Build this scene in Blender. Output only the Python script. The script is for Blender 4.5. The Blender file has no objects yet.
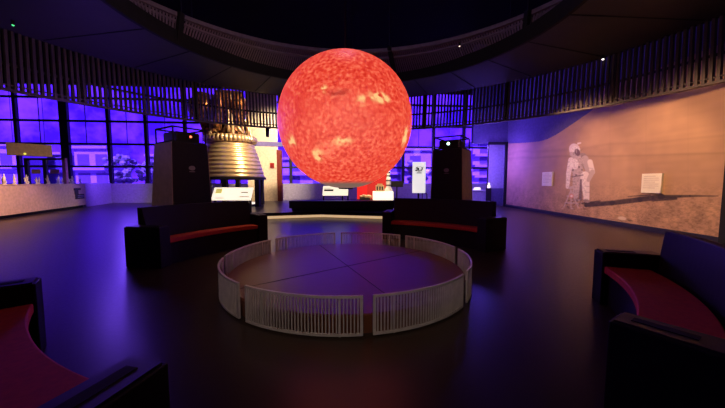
import bpy, bmesh, math, random
import numpy as np
from mathutils import Vector, Matrix
random.seed(7)
PI = math.pi
S = bpy.context.scene
COL = S.collection

# ------------------------------------------------------------------ camera
EYE = 1.4; F = 300.0; PITCH = math.radians(4.2)
cam_d = bpy.data.cameras.new('camera'); cam = bpy.data.objects.new('camera', cam_d); COL.objects.link(cam)
cam_d.sensor_width = 36; cam_d.lens = 36 * F / 725; cam_d.clip_end = 300; cam_d.clip_start = .05
cam.location = (0, 0, EYE); cam.rotation_euler = (PI / 2 - PITCH, 0, 0)
S.camera = cam

def ray(px, py):
    a = (px - 362.5) / F; b = (204 - py) / F
    return Vector((a, math.cos(PITCH) + b * math.sin(PITCH), -math.sin(PITCH) + b * math.cos(PITCH)))
def at(px, py, Y):
    r = ray(px, py); t = Y / r.y; return Vector((r.x * t, Y, EYE + r.z * t))
def on_z(px, py, z):
    r = ray(px, py); t = (z - EYE) / r.z; return Vector((r.x * t, r.y * t, z))

# ------------------------------------------------------------------ view / world
S.view_settings.view_transform = 'Standard'; S.view_settings.look = 'None'
S.view_settings.exposure = 0.0; S.view_settings.gamma = 1.0; S.view_settings.use_curve_mapping = False
S.cycles.max_bounces = 6; S.cycles.transparent_max_bounces = 12; S.cycles.sample_clamp_indirect = 4.0
W = bpy.data.worlds.new('sky'); S.world = W; W.use_nodes = True
nt = W.node_tree; nt.nodes.clear()
wo = nt.nodes.new('ShaderNodeOutputWorld'); bg = nt.nodes.new('ShaderNodeBackground')
tc = nt.nodes.new('ShaderNodeTexCoord'); nz = nt.nodes.new('ShaderNodeTexNoise'); cr = nt.nodes.new('ShaderNodeValToRGB')
nz.inputs['Scale'].default_value = 13; nz.inputs['Detail'].default_value = 5; nz.inputs['Roughness'].default_value = .6
cr.color_ramp.elements[0].position = .40; cr.color_ramp.elements[0].color = (.12, .07, .48, 1)
cr.color_ramp.elements[1].position = .64; cr.color_ramp.elements[1].color = (.50, .42, 1.0, 1)
nt.links.new(tc.outputs['Generated'], nz.inputs['Vector']); nt.links.new(nz.outputs['Fac'], cr.inputs['Fac'])
nt.links.new(cr.outputs['Color'], bg.inputs['Color']); nt.links.new(bg.outputs[0], wo.inputs[0])
bg.inputs['Strength'].default_value = 3.3

def light(name, kind, loc, aim, energy, color, **k):
    d = bpy.data.lights.new(name, kind); d.energy = energy; d.color = color
    for a, v in k.items(): setattr(d, a, v)
    o = bpy.data.objects.new(name, d); COL.objects.link(o); o.location = loc
    o.rotation_euler = (Vector(aim) - Vector(loc)).to_track_quat('-Z', 'Y').to_euler()
    return o
CX, CY = -.215, 4.29
WARM = (1.0, .62, .32); BLUE = (.20, .08, 1.0)
light('sun', 'SUN', (0, -20, 30), (0, 20, 4), 18.0, (.70, 1.0, 1.0), angle=.05)
for i, (y, e) in enumerate(((6.2, 370), (8.6, 400), (11.0, 300))):
    light('mural_spot', 'SPOT', (4.6, y, 3.4), (8.2, y + .7, 1.4), e, (1.0, .56, .29), spot_size=math.radians(82), spot_blend=.4, shadow_soft_size=.2)
light('mural_blue_spot', 'SPOT', (5.6, 15.6, 3.4), (8.2, 16.6, 1.9), 300, (.25, .12, 1.0), spot_size=math.radians(110), spot_blend=.9, shadow_soft_size=.2)
light('bulkhead_blue_lamp', 'POINT', (6.2, 15.6, 4.2), (0, 0, 0), 130, (.14, .07, 1.0), shadow_soft_size=.3)
# warm spots on the engine and the exhibits
light('engine_spot', 'SPOT', (-3.4, 12.5, 4.3), (-6.2, 14.6, 2.7), 1800, (1.0, .70, .36), spot_size=math.radians(70), spot_blend=.7, shadow_soft_size=.15)
light('engine_side_spot', 'SPOT', (-4.2, 12.6, 6.9), (-6.2, 14.7, 4.6), 500, (1.0, .6, .30), spot_size=math.radians(65), spot_blend=.7, shadow_soft_size=.15)
light('cream_wall_spot', 'SPOT', (-2.6, 15.2, 6.0), (-5.4, 18.3, 3.4), 3600, (1.0, .74, .46), spot_size=math.radians(62), spot_blend=.8, shadow_soft_size=.2)
light('exhibit_spot', 'SPOT', (.8, 12.9, 4.6), (.9, 14.4, 1.1), 1500, (1.0, .72, .45), spot_size=math.radians(50), spot_blend=.6, shadow_soft_size=.1)
# counter downlight
light('counter_spot', 'SPOT', (-8.6, 9.6, 4.4), (-13.4, 11.2, .8), 2500, (1.0, .54, .30), spot_size=math.radians(44), spot_blend=.8, shadow_soft_size=.2)
# unseen spots: one on the fence ring, two added fills for the slatted screen
light('unseen_spot', 'SPOT', (-.3, -1.8, 4.4), (-.2, 3.9, .2), 250, (1.0, .78, .66), spot_size=math.radians(32), spot_blend=.35, shadow_soft_size=.3)
light('floor_warm_fill', 'SPOT', (-2.6, 8.2, 4.7), (-1.3, 6.4, 0), 190, (1.0, .55, .25), spot_size=math.radians(62), spot_blend=.9, shadow_soft_size=.2)  # unseen lamp added for the warm reflection on floor and platform
light('unseen_spot', 'SPOT', (-1.6, 1.2, 4.7), (-7.5, 8.3, 3.7), 330, (1.0, .62, .58), spot_size=math.radians(85), spot_blend=.8, shadow_soft_size=.3)
light('globe_haze_fill', 'SPOT', (1.2, -1.5, 3.6), (-.05, 4.3, 2.0), 16, (1.0, .85, .75), spot_size=math.radians(17), spot_blend=.6, shadow_soft_size=.1)  # unseen lamp added for the pale haze on the globe
light('unseen_spot', 'SPOT', (1.0, 1.2, 4.7), (6.5, 9.0, 4.2), 80, (1.0, .62, .60), spot_size=math.radians(75), spot_blend=.8, shadow_soft_size=.3)
# blue floods of the hall, and some added fill lamps
light('blue_flood', 'SPOT', (-14.2, 18.6, 4.4), (-7.6, 9.5, 0), 700, BLUE, spot_size=math.radians(60), spot_blend=.8, shadow_soft_size=.7)
light('blue_flood', 'AREA', (-3.0, 19.0, 7.8), (0, 21, 1), 200, BLUE, size=4.0)
light('blue_wash_spot', 'SPOT', (-9.0, 5.5, 4.0), (2.9, 1.9, .7), 330, BLUE, spot_size=math.radians(26), spot_blend=.6, shadow_soft_size=.15)
light('blue_sill_lamp', 'SPOT', (-12.6, 17.2, 3.4), (-17.2, 19.6, .5), 1000, (.20, .06, 1.0), spot_size=math.radians(62), spot_blend=.8, shadow_soft_size=.3)
light('box_fill_spot', 'SPOT', (-11.5, 11.0, 3.2), (-18.7, 17.0, 3.3), 420, (1.0, .6, .35), spot_size=math.radians(18), spot_blend=.5, shadow_soft_size=.1)  # unseen spot added to warm the tan box
light('canopy_bounce_fill', 'POINT', (-6.8, 8.0, 2.6), (0, 0, 0), 60, BLUE, shadow_soft_size=.25)  # added low lamp, stands in for blue light bounced off the floor
light('gallery_blue_lamp', 'POINT', (7.2, 19.6, 3.6), (7.6, 20.5, 0), 420, (.25, .12, 1.0), shadow_soft_size=.3)
light('canopy_spill_fill', 'SPOT', (-3.0, 8.6, 3.3), (-3.6, 10.2, 4.88), 12, (1.0, .6, .3), spot_size=math.radians(95), spot_blend=1.0, shadow_soft_size=.1)  # added lamp, stands in for engine light spilling onto the canopy
light('gallery_front_lamp', 'POINT', (6.9, 16.4, 2.4), (0, 0, 0), 190, (.25, .12, 1.0), shadow_soft_size=.2)
light('drum_blue_lamp', 'POINT', (-.25, 12.2, 5.6), (0, 0, 0), 50, BLUE, shadow_soft_size=.3)
light('drum_top_lamp', 'POINT', (-.25, 5.5, 6.4), (0, 0, 0), 40, (.75, .55, 1.0), shadow_soft_size=.3)

# ------------------------------------------------------------------ helpers
def mat(name, color, rough=.6, metal=0, emit=None, strength=0, noise=None, spec=.5, bump=0, alpha=None):
    """noise = (scale, colour_b, low, high [, stretch vector])"""
    m = bpy.data.materials.new(name); m.use_nodes = True
    n = m.node_tree; b = n.nodes['Principled BSDF']
    b.inputs['Base Color'].default_value = (*color, 1); b.inputs['Roughness'].default_value = rough
    b.inputs['Metallic'].default_value = metal; b.inputs['Specular IOR Level'].default_value = spec
    if noise is None: noise = (9, tuple(c * .8 for c in color), .35, .65)
    t = n.nodes.new('ShaderNodeTexCoord'); mp = n.nodes.new('ShaderNodeMapping'); z = n.nodes.new('ShaderNodeTexNoise')
    mp.inputs['Scale'].default_value = noise[4] if len(noise) > 4 else (1, 1, 1)
    z.inputs['Scale'].default_value = noise[0]; z.inputs['Detail'].default_value = 5
    r = n.nodes.new('ShaderNodeValToRGB')
    r.color_ramp.elements[0].position = noise[2]; r.color_ramp.elements[0].color = (*color, 1)
    r.color_ramp.elements[1].position = noise[3]; r.color_ramp.elements[1].color = (*noise[1], 1)
    n.links.new(t.outputs['Object'], mp.inputs[0]); n.links.new(mp.outputs[0], z.inputs['Vector'])
    n.links.new(z.outputs['Fac'], r.inputs[0]); n.links.new(r.outputs[0], b.inputs['Base Color'])
    if bump:
        bn = n.nodes.new('ShaderNodeBump'); bn.inputs['Strength'].default_value = bump
        n.links.new(z.outputs['Fac'], bn.inputs['Height']); n.links.new(bn.outputs[0], b.inputs['Normal'])
    if emit:
        b.inputs['Emission Color'].default_value = (*emit, 1); b.inputs['Emission Strength'].default_value = strength
    return m

class MB:
    def __init__(s): s.v = []; s.f = []
    def add(s, V, Fc):
        k = len(s.v); s.v += [tuple(v) for v in V]; s.f += [tuple(i + k for i in f) for f in Fc]; return s
    def box(s, a, b):
        x0, y0, z0 = a; x1, y1, z1 = b
        return s.add([(x0, y0, z0), (x1, y0, z0), (x1, y1, z0), (x0, y1, z0), (x0, y0, z1), (x1, y0, z1), (x1, y1, z1), (x0, y1, z1)],
                     [(3, 2, 1, 0), (4, 5, 6, 7), (0, 1, 5, 4), (1, 2, 6, 5), (2, 3, 7, 6), (3, 0, 4, 7)])
    def prism(s, pts, z0, z1, top=None):
        n = len(pts); top = top or pts
        z0s = z0 if isinstance(z0, (list, tuple)) else [z0] * n; z1s = z1 if isinstance(z1, (list, tuple)) else [z1] * n
        V = [(p[0], p[1], z) for p, z in zip(pts, z0s)] + [(p[0], p[1], z) for p, z in zip(top, z1s)]
        return s.add(V, [tuple(reversed(range(n))), tuple(range(n, 2 * n))] + [(i, (i + 1) % n, (i + 1) % n + n, i + n) for i in range(n)])
    def bar(s, p, q, w, h=None, up=(0, 0, 1)):
        h = h or w; p = Vector(p); q = Vector(q); d = (q - p).normalized(); u = Vector(up)
        if abs(d.dot(u)) > .98: u = Vector((1, 0, 0))
        x = d.cross(u).normalized(); y = x.cross(d).normalized()
        V = [c + x * (w / 2 * a) + y * (h / 2 * b) for c in (p, q) for a, b in ((-1, -1), (1, -1), (1, 1), (-1, 1))]
        return s.add(V, [(3, 2, 1, 0), (4, 5, 6, 7), (0, 1, 5, 4), (1, 2, 6, 5), (2, 3, 7, 6), (3, 0, 4, 7)])
    def tube(s, p, q, r0, r1=None, n=12):
        r1 = r0 if r1 is None else r1; p = Vector(p); q = Vector(q); d = (q - p).normalized()
        u = Vector((0, 0, 1)) if abs(d.z) < .98 else Vector((1, 0, 0)); x = d.cross(u).normalized(); y = x.cross(d)
        V = [c + (x * math.cos(2 * PI * i / n) + y * math.sin(2 * PI * i / n)) * r for c, r in ((p, r0), (q, r1)) for i in range(n)]
        return s.add(V, [tuple(reversed(range(n))), tuple(range(n, 2 * n))] + [(i, (i + 1) % n, (i + 1) % n + n, i + n) for i in range(n)])
    def lathe(s, prof, n=32, c=(0, 0, 0)):
        k = len(prof); V = []
        for i in range(n):
            a = 2 * PI * i / n
            V += [(c[0] + r * math.cos(a), c[1] + r * math.sin(a), c[2] + z) for r, z in prof]
        Fc = [(i * k + j, ((i + 1) % n) * k + j, ((i + 1) % n) * k + j + 1, i * k + j + 1) for i in range(n) for j in range(k - 1)]
        return s.add(V, Fc)
    def ball(s, c, r, n=14, sc=(1, 1, 1)):
        k = n // 2 + 1; V = []; c = Vector(c)
        for i in range(n):
            for j in range(k):
                a = 2 * PI * i / n; b = -PI / 2 + PI * j / (k - 1)
                V.append(c + Vector((sc[0] * math.cos(a) * math.cos(b), sc[1] * math.sin(a) * math.cos(b), sc[2] * math.sin(b))) * r)
        return s.add(V, [(i * k + j, ((i + 1) % n) * k + j, ((i + 1) % n) * k + j + 1, i * k + j + 1) for i in range(n) for j in range(k - 1)])
    def arc(s, r0, r1, a0, a1, z0, z1, n=24, c=(0, 0), r0t=None, r1t=None):
        """solid arc block, degrees; r0t/r1t radii at the top"""
        r0t = r0 if r0t is None else r0t; r1t = r1 if r1t is None else r1t; V = []
        for i in range(n + 1):
            a = math.radians(a0 + (a1 - a0) * i / n); ca, sa = math.cos(a), math.sin(a)
            V += [(c[0] + r0 * ca, c[1] + r0 * sa, z0), (c[0] + r1 * ca, c[1] + r1 * sa, z0), (c[0] + r1t * ca, c[1] + r1t * sa, z1), (c[0] + r0t * ca, c[1] + r0t * sa, z1)]
        Fc = []
        for i in range(n):
            k = 4 * i
            for j in range(4): Fc.append((k + j, k + 4 + j, k + 4 + (j + 1) % 4, k + (j + 1) % 4))
        Fc += [(0, 1, 2, 3), (4 * n + 3, 4 * n + 2, 4 * n + 1, 4 * n)]
        return s.add(V, Fc)
    def build(s, name, m, parent=None, smooth=False, bevel=0, loc=None, rot=None, props=None):
        me = bpy.data.meshes.new(name); me.from_pydata(s.v, [], s.f)
        bm = bmesh.new(); bm.from_mesh(me); bmesh.ops.recalc_face_normals(bm, faces=bm.faces); bm.to_mesh(me); bm.free()
        me.materials.append(m)
        if smooth: me.polygons.foreach_set('use_smooth', [True] * len(me.polygons))
        o = bpy.data.objects.new(name, me); COL.objects.link(o); o.parent = parent
        if loc: o.location = loc
        if rot is not None: o.rotation_euler = (0, 0, rot)
        if bevel:
            b = o.modifiers.new('bevel', 'BEVEL'); b.width = bevel; b.segments = 2; b.limit_method = 'ANGLE'
        if props:
            for k, v in props.items(): o[k] = v
        return o
def tag(o, label, cat, group=None, kind=None):
    o['label'] = label; o['category'] = cat
    if group: o['group'] = group
    if kind: o['kind'] = kind
    return o
def thing(name, label, cat, loc=(0, 0, 0), rz=0, group=None):
    o = bpy.data.objects.new(name, None); COL.objects.link(o); o.location = loc; o.rotation_euler = (0, 0, rz)
    o.empty_display_size = .2
    return tag(o, label, cat, group)
def struct(o): o['kind'] = 'structure'; return o
def copy_tree(o, parent=None):
    c = o.copy(); COL.objects.link(c); c.parent = parent
    for ch in list(o.children): copy_tree(ch, c)
    return c

# ------------------------------------------------------------------ materials
def floor_material():
    m = bpy.data.materials.new('floor_lino'); m.use_nodes = True; n = m.node_tree; b = n.nodes['Principled BSDF']
    t = n.nodes.new('ShaderNodeTexCoord'); z = n.nodes.new('ShaderNodeTexNoise'); z.inputs['Scale'].default_value = .9; z.inputs['Detail'].default_value = 8
    z2 = n.nodes.new('ShaderNodeTexNoise'); z2.inputs['Scale'].default_value = 26; z2.inputs['Detail'].default_value = 4
    r = n.nodes.new('ShaderNodeValToRGB'); r.color_ramp.elements[0].color = (.026, .017, .012, 1); r.color_ramp.elements[1].color = (.042, .027, .018, 1)
    rr = n.nodes.new('ShaderNodeMapRange'); rr.inputs['To Min'].default_value = .24; rr.inputs['To Max'].default_value = .40
    bp = n.nodes.new('ShaderNodeBump'); bp.inputs['Strength'].default_value = .03
    n.links.new(t.outputs['Object'], z.inputs['Vector']); n.links.new(t.outputs['Object'], z2.inputs['Vector'])
    n.links.new(z.outputs['Fac'], r.inputs[0]); n.links.new(r.outputs[0], b.inputs['Base Color'])
    n.links.new(z2.outputs['Fac'], rr.inputs['Value']); n.links.new(rr.outputs[0], b.inputs['Roughness'])
    n.links.new(z2.outputs['Fac'], bp.inputs['Height']); n.links.new(bp.outputs[0], b.inputs['Normal'])
    b.inputs['Specular IOR Level'].default_value = .30
    return m
def glass_material():
    m = bpy.data.materials.new('tinted_glass'); m.use_nodes = True; n = m.node_tree; n.nodes.clear()
    o = n.nodes.new('ShaderNodeOutputMaterial'); tr = n.nodes.new('ShaderNodeBsdfTransparent'); tr.inputs[0].default_value = (.43, .19, 1.0, 1)
    g = n.nodes.new('ShaderNodeBsdfGlossy'); g.inputs['Roughness'].default_value = .08; g.inputs[0].default_value = (.5, .5, .8, 1)
    mx = n.nodes.new('ShaderNodeMixShader'); mx.inputs[0].default_value = .06
    n.links.new(tr.outputs[0], mx.inputs[1]); n.links.new(g.outputs[0], mx.inputs[2]); n.links.new(mx.outputs[0], o.inputs[0]); return m
def clear_glass():
    m = bpy.data.materials.new('clear_glass'); m.use_nodes = True; n = m.node_tree; n.nodes.clear()
    o = n.nodes.new('ShaderNodeOutputMaterial'); tr = n.nodes.new('ShaderNodeBsdfTransparent'); tr.inputs[0].default_value = (.85, .85, .95, 1)
    g = n.nodes.new('ShaderNodeBsdfGlossy'); g.inputs['Roughness'].default_value = .05
    mx = n.nodes.new('ShaderNodeMixShader'); mx.inputs[0].default_value = .08
    n.links.new(tr.outputs[0], mx.inputs[1]); n.links.new(g.outputs[0], mx.inputs[2]); n.links.new(mx.outputs[0], o.inputs[0]); return m
M = dict(
    floor=floor_material(), glass=glass_material(), clear=clear_glass(),
    black=mat('black_laminate', (.009, .008, .009), .55, noise=(14, (.012, .010, .011), .3, .7), spec=.22),
    matte=mat('matte_black', (.008, .008, .009), .85),
    ceil=mat('dark_ceiling', (.006, .005, .006), .95, spec=.02),
    soffit=mat('dark_soffit_board', (.050, .040, .045), .62, noise=(2, (.042, .034, .038), .3, .7)),
    slat=mat('brown_slat', (.085, .058, .055), .55, noise=(3, (.07, .048, .046), .3, .7)),
    drumslat=mat('grey_slat', (.24, .19, .22), .6),
    fence=mat('painted_metal', (.52, .46, .42), .5),
    cap=mat('armrest_cap_black', (.035, .028, .026), .5), brown=mat('brown_side_panel', (.34, .23, .20), .6),
    red=mat('red_cushion', (.55, .05, .015), .75, noise=(30, (.42, .035, .012), .3, .7), bump=.05),
    disc=mat('stained_board', (.11, .038, .018), .36, noise=(6, (.14, .05, .024), .3, .7, (1, 9, 1)), spec=.28),
    counter=mat('pale_counter_front', (.66, .48, .35), .55),
    cream=mat('cream_wall', (.80, .70, .55), .7),
    lilac=mat('pale_plaster', (.55, .52, .60), .6),
    frame=mat('dark_window_frame', (.020, .018, .03), .5),
    white=mat('white_plastic', (.85, .83, .80), .5),
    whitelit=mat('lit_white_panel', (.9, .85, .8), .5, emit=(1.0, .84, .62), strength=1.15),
    gold=mat('engine_metal', (.62, .47, .29), .34, metal=.75, noise=(5, (.45, .33, .2), .35, .7, (1, 1, 4))),
    copper=mat('dark_copper', (.45, .20, .08), .35, metal=.8, noise=(7, (.08, .04, .03), .42, .58)),
    redpanel=mat('red_display_panel', (.30, .008, .006), .6),
    ink=mat('dark_print', (.04, .035, .04), .7),
    plaque=mat('cream_plaque', (.97, .92, .70), .6, noise=(9, (.93, .88, .66), .3, .7)),
    wallp=mat('purple_grey_wall', (.15, .12, .24), .8),
    tan=mat('tan_box', (.62, .42, .22), .6),
)

# ------------------------------------------------------------------ shell
def fac(px):            # point on the glass facade line (plan) seen at pixel column px
    k = (px - 362.5) / F; Y = 21.5 / (1 - .085 * k); return Vector((k * Y, Y, 0))
struct(MB().box((-28, -7, -.2), (15, 29, 0)).build('floor', M['floor']))
struct(MB().prism([(-28, -7), (15, -7), (15, 22.8), (-28, 19.1)], 9.0, 9.3).build('ceiling', M['ceil']))
struct(MB().box((-28, -7.3, 0), (15, -7, 9)).build('wall_rear', M['wallp']))
struct(MB().box((-28.3, -7, 0), (-28, 20, 9)).build('wall_left', M['wallp']))
WX = 8.2
struct(MB().box((WX, -7, 0), (WX + .3, 17.2, 9)).build('wall_right', M['wallp']))
DW0, DW1 = at(472, 182, 17.2).x, at(506, 182, 17.2).x
dz = at(500, 143, 17.2).z
struct(MB().box((DW0, 17.2, dz), (WX + .3, 17.5, 9)).box((DW1, 17.2, 0), (WX + .3, 17.5, dz)).build('wall_end', M['wallp']))
struct(MB().box((14.7, 17.5, 0), (15, 27, 9)).build('wall_gallery', M['wallp']))
struct(MB().box((WX + .5, 17.2, 0), (15, 17.5, 9)).build('wall_gallery_side', M['wallp']))
d = thing('doorway_frame', 'dark frame around the opening beside the moon picture', 'door frame', (0, 17.15, 0))
d['kind'] = 'structure'; d.name = 'door_1'
MB().box((DW1 - .12, -.06, 0), (DW1 + .16, .06, dz)).build('frame_post', M['matte'], d)
MB().box((at(487, 182, 17.2).x, -.06, dz - .1), (DW1 + .2, .06, dz + .05)).build('frame_header', M['matte'], d)

# glass facade: sill wall, panes, mullions, transoms
SILL = 1.3
P0, P1 = Vector((-28, 21.5 - .085 * 28, 0)), Vector((15, 21.5 + .085 * 15, 0))
fd = (P1 - P0).normalized(); fn = Vector((fd.y, -fd.x, 0))     # towards the room
ph = math.atan2(fd.y, fd.x)
w = MB(); w.prism([P0, P1, P1 - fn * .3, P0 - fn * .3], 0, SILL); struct(w.build('wall_far', M['lilac']))
struct(MB().prism([P0 + fn * .05, P1 + fn * .05, P1 - fn * .25, P0 - fn * .25], 7.72, 9.0).build('wall_header', M['ceil']))
cols = [-60, -18, 20.5, 68, 111.5, 148.5, 187, 222, 257, 291, 325, 360, 403, 433, 463, 492, 521, 550, 580]
pts = [fac(c) for c in cols]
trz = [2.42, 3.9, 5.38, 6.86]
wi = 0
for i in range(len(pts) - 1):
    a, b = pts[i], pts[i + 1]; wi += 1
    wn = bpy.data.objects.new('window_%d' % wi, None); COL.objects.link(wn); wn.location = (a.x, a.y, 0); wn['kind'] = 'structure'
    L = (b - a).length; u = fd
    g = MB(); g.prism([u * 0 - fn * .04, u * L - fn * .04, u * L - fn * .06, u * 0 - fn * .06], SILL, 7.75); g.build('pane', M['glass'], wn)
    fr = MB(); ww = .5 if cols[i] == 68 else .2
    fr.prism([u * (-ww / 2), u * (ww / 2), u * (ww / 2) - fn * .2, u * (-ww / 2) - fn * .2], SILL, 7.7)
    for z in trz: fr.prism([u * 0 + fn * .02, u * L + fn * .02, u * L - fn * .12, -fn * .12], z - .065, z + .065)
    fr.prism([u * (L / 2 - .012), u * (L / 2 + .012), u * (L / 2 + .012) - fn * .05, u * (L / 2 - .012) - fn * .05], trz[1], 7.7)
    fr.build('window_frame', M['frame'], wn)
# low wall running from the counter to the windows
lw = MB(); a = Vector((-15.6, 16.9, 0)); b = Vector((-16.7, 19.95, 0)); n_ = Vector((-.93, -.35, 0)) * .25
lw.prism([a, b, b + n_, a + n_], 0, 1.33)
struct(lw.build('wall_low', M['lilac']))

# ------------------------------------------------------------------ exterior
M['dim_window'] = mat('dim_window', (.22, .22, .3), .4); M['bld'] = mat('pale_building', (.72, .72, .74), .8); M['bld2'] = mat('grey_building', (.30, .30, .36), .8)
M['gnd'] = mat('paving', (.25, .25, .28), .9); M['leaf'] = mat('foliage', (.30, .5, .25), .9, noise=(2, (.6, .8, .5), .4, .6))
struct(MB().box((-120, 29, -.3), (90, 120, -.1)).build('ground', M['gnd']))
def house(px0, px1, Y, ztop, label, m, nfl, group='buildings outside the glass front'):
    x0, x1 = at(px0, 182, Y).x, at(px1, 182, Y).x
    t = thing('building', label, 'building', ((x0 + x1) / 2, Y, -.1), 0, group)
    h = (x1 - x0) / 2
    MB().box((-h, 0, 0), (h, 3, ztop)).build('wall', m, t)
    MB().box((-h - .3, -.5, ztop), (h, 3.2, ztop + .3)).build('roof', M['bld'], t)
    for k in range(nfl):
        z = 1.2 + k * (ztop - 1) / nfl
        nn = max(2, int(2 * h / 2.4))
        for j in range(nn):
            xx = -h + (j + .5) * 2 * h / nn; MB().box((xx - .65, -.05, z), (xx + .65, .06, z + 1.3)).build('window', M['dim_window'], t)
        MB().box((-h, -.9, z - .5), (h, 0, z - .2)).build('balcony', M['bld'], t)
house(-60, 22, 35, 5.6, 'pale low building beyond the window left of the hanging tan box', M['bld'], 2)
house(30, 66, 39, 5.0, 'grey building seen between the poster door posts', M['bld2'], 2)
house(76, 112, 34, 5.2, 'white building with long balconies right of the thick window post', M['bld'], 2)
house(150, 205, 42, 5.0, 'grey building behind the left dark pylon', M['bld2'], 2)
house(283, 330, 37, 4.2, 'pale building beyond the window left of the hanging globe', M['bld'], 2)
house(345, 402, 41, 4.6, 'grey building beyond the red display panel', M['bld2'], 2)
house(404, 470, 36, 5.2, 'white building behind the tall white banner', M['bld'], 2)
house(472, 520, 40, 6.5, 'pale building seen through the opening beside the moon picture', M['bld'], 4)
def tree(px, Y, h, label):
    x = at(px, 182, Y).x
    t = thing('tree', label, 'tree', (x, Y, -.1), 0)
    MB().tube((0, 0, 0), (0, 0, h * .5), .14, .09).build('trunk', M['copper'], t)
    q = MB()
    for k in range(38):
        a = random.uniform(0, 2 * PI); r = random.uniform(0, h * .33); z = random.uniform(h * .38, h)
        q.ball((r * math.cos(a), r * math.sin(a), z), random.uniform(.2, .42) * h / 4, 8, (1, 1, .8))
    q.build('crown', M['leaf'], t)
tree(124, 31, 4.2, 'small green tree outside the window left of the dark pylon')
tree(146, 33.8, 3.8, 'leafy tree half hidden behind the left dark pylon')
tree(415, 31.5, 3.6, 'slender tree outside just above the white banner')

# ------------------------------------------------------------------ hung soffit, slatted screen and drum
ZS = 4.88; RB = 8.35; RBT = 8.15; OC = Vector((-.34, 6.2, 0)); RO = 4.5; BT = Vector((-.39, 4.78, 0)); BC = Vector((-.40, 4.3, 0))
def ring_plate(name, z0, z1, m, r_out, c_out, r_in, c_in, n=128):
    q = MB(); V = []
    for i in range(n):
        a = 2 * PI * i / n
        o = (c_out[0] + r_out * math.cos(a), c_out[1] + r_out * math.sin(a)); k = (c_in[0] + r_in * math.cos(a), c_in[1] + r_in * math.sin(a))
        V += [(*o, z0), (*o, z1), (*k, z1), (*k, z0)]
    Fc = []
    for i in range(n):
        j = (i + 1) % n
        for e in range(4): Fc.append((4 * i + e, 4 * j + e, 4 * j + (e + 1) % 4, 4 * i + (e + 1) % 4))
    q.add(V, Fc); return q.build(name, m)
sof = thing('ceiling_canopy', 'dark ring-shaped hanging ceiling with a round opening over the globe', 'ceiling', (0, 0, 0)); sof['kind'] = 'structure'; sof.name = 'ceiling_canopy'
o = ring_plate('canopy_board', ZS, ZS + .12, M['soffit'], RBT - .04, BT, RO, OC); o.parent = sof
q = MB()
for dgr in range(0, 360, 15):
    a = math.radians(dgr + 4); p = OC + Vector((math.cos(a), math.sin(a), 0)) * (RO + .05)
    dv = Vector((math.cos(a), math.sin(a), 0)); c = p - BT; bq = c.dot(dv); t = -bq + math.sqrt(max(0, bq * bq - c.dot(c) + (RBT - .15) ** 2))
    q.bar(p + Vector((0, 0, ZS - .004)), p + dv * t + Vector((0, 0, ZS - .004)), .03, .012)
q.build('canopy_seam', M['matte'], sof)
q = MB().arc(RO - .02, RO + .06, 0, 360, ZS - .1, ZS + .26, 120, c=OC); q.build('canopy_lip', M['matte'], sof)

scr = thing('slatted_screen', 'curved hanging screen of thin brown vertical slats around the room', 'screen', BC)
ZB = 3.53; BO = BT - BC
def scr_arc(q, f, dr0, dr1, hz0, hz1, n=150):
    z = ZB + (ZS - ZB) * f; r = RB + (RBT - RB) * f
    return q.arc(r + dr0, r + dr1, -50, 230, z + hz0, z + hz1, n, c=BO * f)
q = MB()
n = 345
for i in range(n):
    a = math.radians(-50 + 280 * i / (n - 1)); c_, s_ = math.cos(a), math.sin(a)
    t = Vector((-s_, c_, 0)); r = Vector((c_, s_, 0)); V = []
    bq = r.dot(BO); tt = bq + math.sqrt(bq * bq - BO.dot(BO) + RBT * RBT)
    for f in (0, 1):
        p = r * (RB if f == 0 else tt); V.append([p - t * .027 - r * .05, p + t * .027 - r * .05, p + t * .027 + r * .05, p - t * .027 + r * .05])
    q.prism(V[0], ZB + .03, ZS + .1, top=V[1])
q.build('slats', M['slat'], scr)
scr_arc(scr_arc(MB(), 0, -.06, .06, -.02, .035), .09, -.035, .035, -.012, .012).build('bottom_rail', M['slat'], scr)
scr_arc(MB(), 1, -.05, .05, .0, .14).build('top_rail', M['matte'], scr)
scr_arc(MB(), .45, .04, .08, -.03, .03).build('middle_rail', M['matte'], scr)
for k in range(15):
    a = math.radians(-50 + 20 * k); u = Vector((math.cos(a), math.sin(a), 0))
    bq = u.dot(BO); tp = u * (bq + math.sqrt(bq * bq - BO.dot(BO) + RBT * RBT) + .12)
    MB().bar(u * (RB + .12) + Vector((0, 0, ZB)), tp + Vector((0, 0, ZS + .2)), .12, .09, up=u).build('hanger_post', M['matte'], scr)
    if k % 2: MB().bar(tp + Vector((0, 0, ZS + .2)), tp + Vector((0, 0, 8.98)), .02).build('hanger_rod', M['matte'], scr)
drum = thing('slatted_drum', 'grey slatted ring rising above the round ceiling opening', 'screen', OC)
RT = 5.5
q = MB(); n = 400; OT = Vector((.09, -1.9, 0)); ZT = 5.50
for i in range(n):
    a = 2 * PI * i / n; r = Vector((math.cos(a), math.sin(a), 0)); t = Vector((-r.y, r.x, 0))
    bq = r.dot(OT); p = r * (RO + .12); pt = r * (bq + math.sqrt(bq * bq - OT.dot(OT) + RT * RT))
    q.prism([p - t * .021, p + t * .021, p + t * .021 + r * .02, p - t * .021 + r * .02], ZS + .12, ZT, top=[pt - t * .026, pt + t * .026, pt + t * .026 + r * .02, pt - t * .026 + r * .02])
q.build('slats', M['drumslat'], drum)
def drum_rail(f, hh, dd):
    c = OT * f; r = RO + .12 + (RT - RO - .12) * f; z = ZS + .12 + (ZT - ZS - .12) * f
    return MB().arc(r - dd, r + .05, 0, 360, z - hh, z + hh, 120, c=c)
drum_rail(1.0, .05, .06).build('top_rail', M['drumslat'], drum)
drum_rail(.74, .025, .05).build('middle_rail', M['drumslat'], drum)
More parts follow.
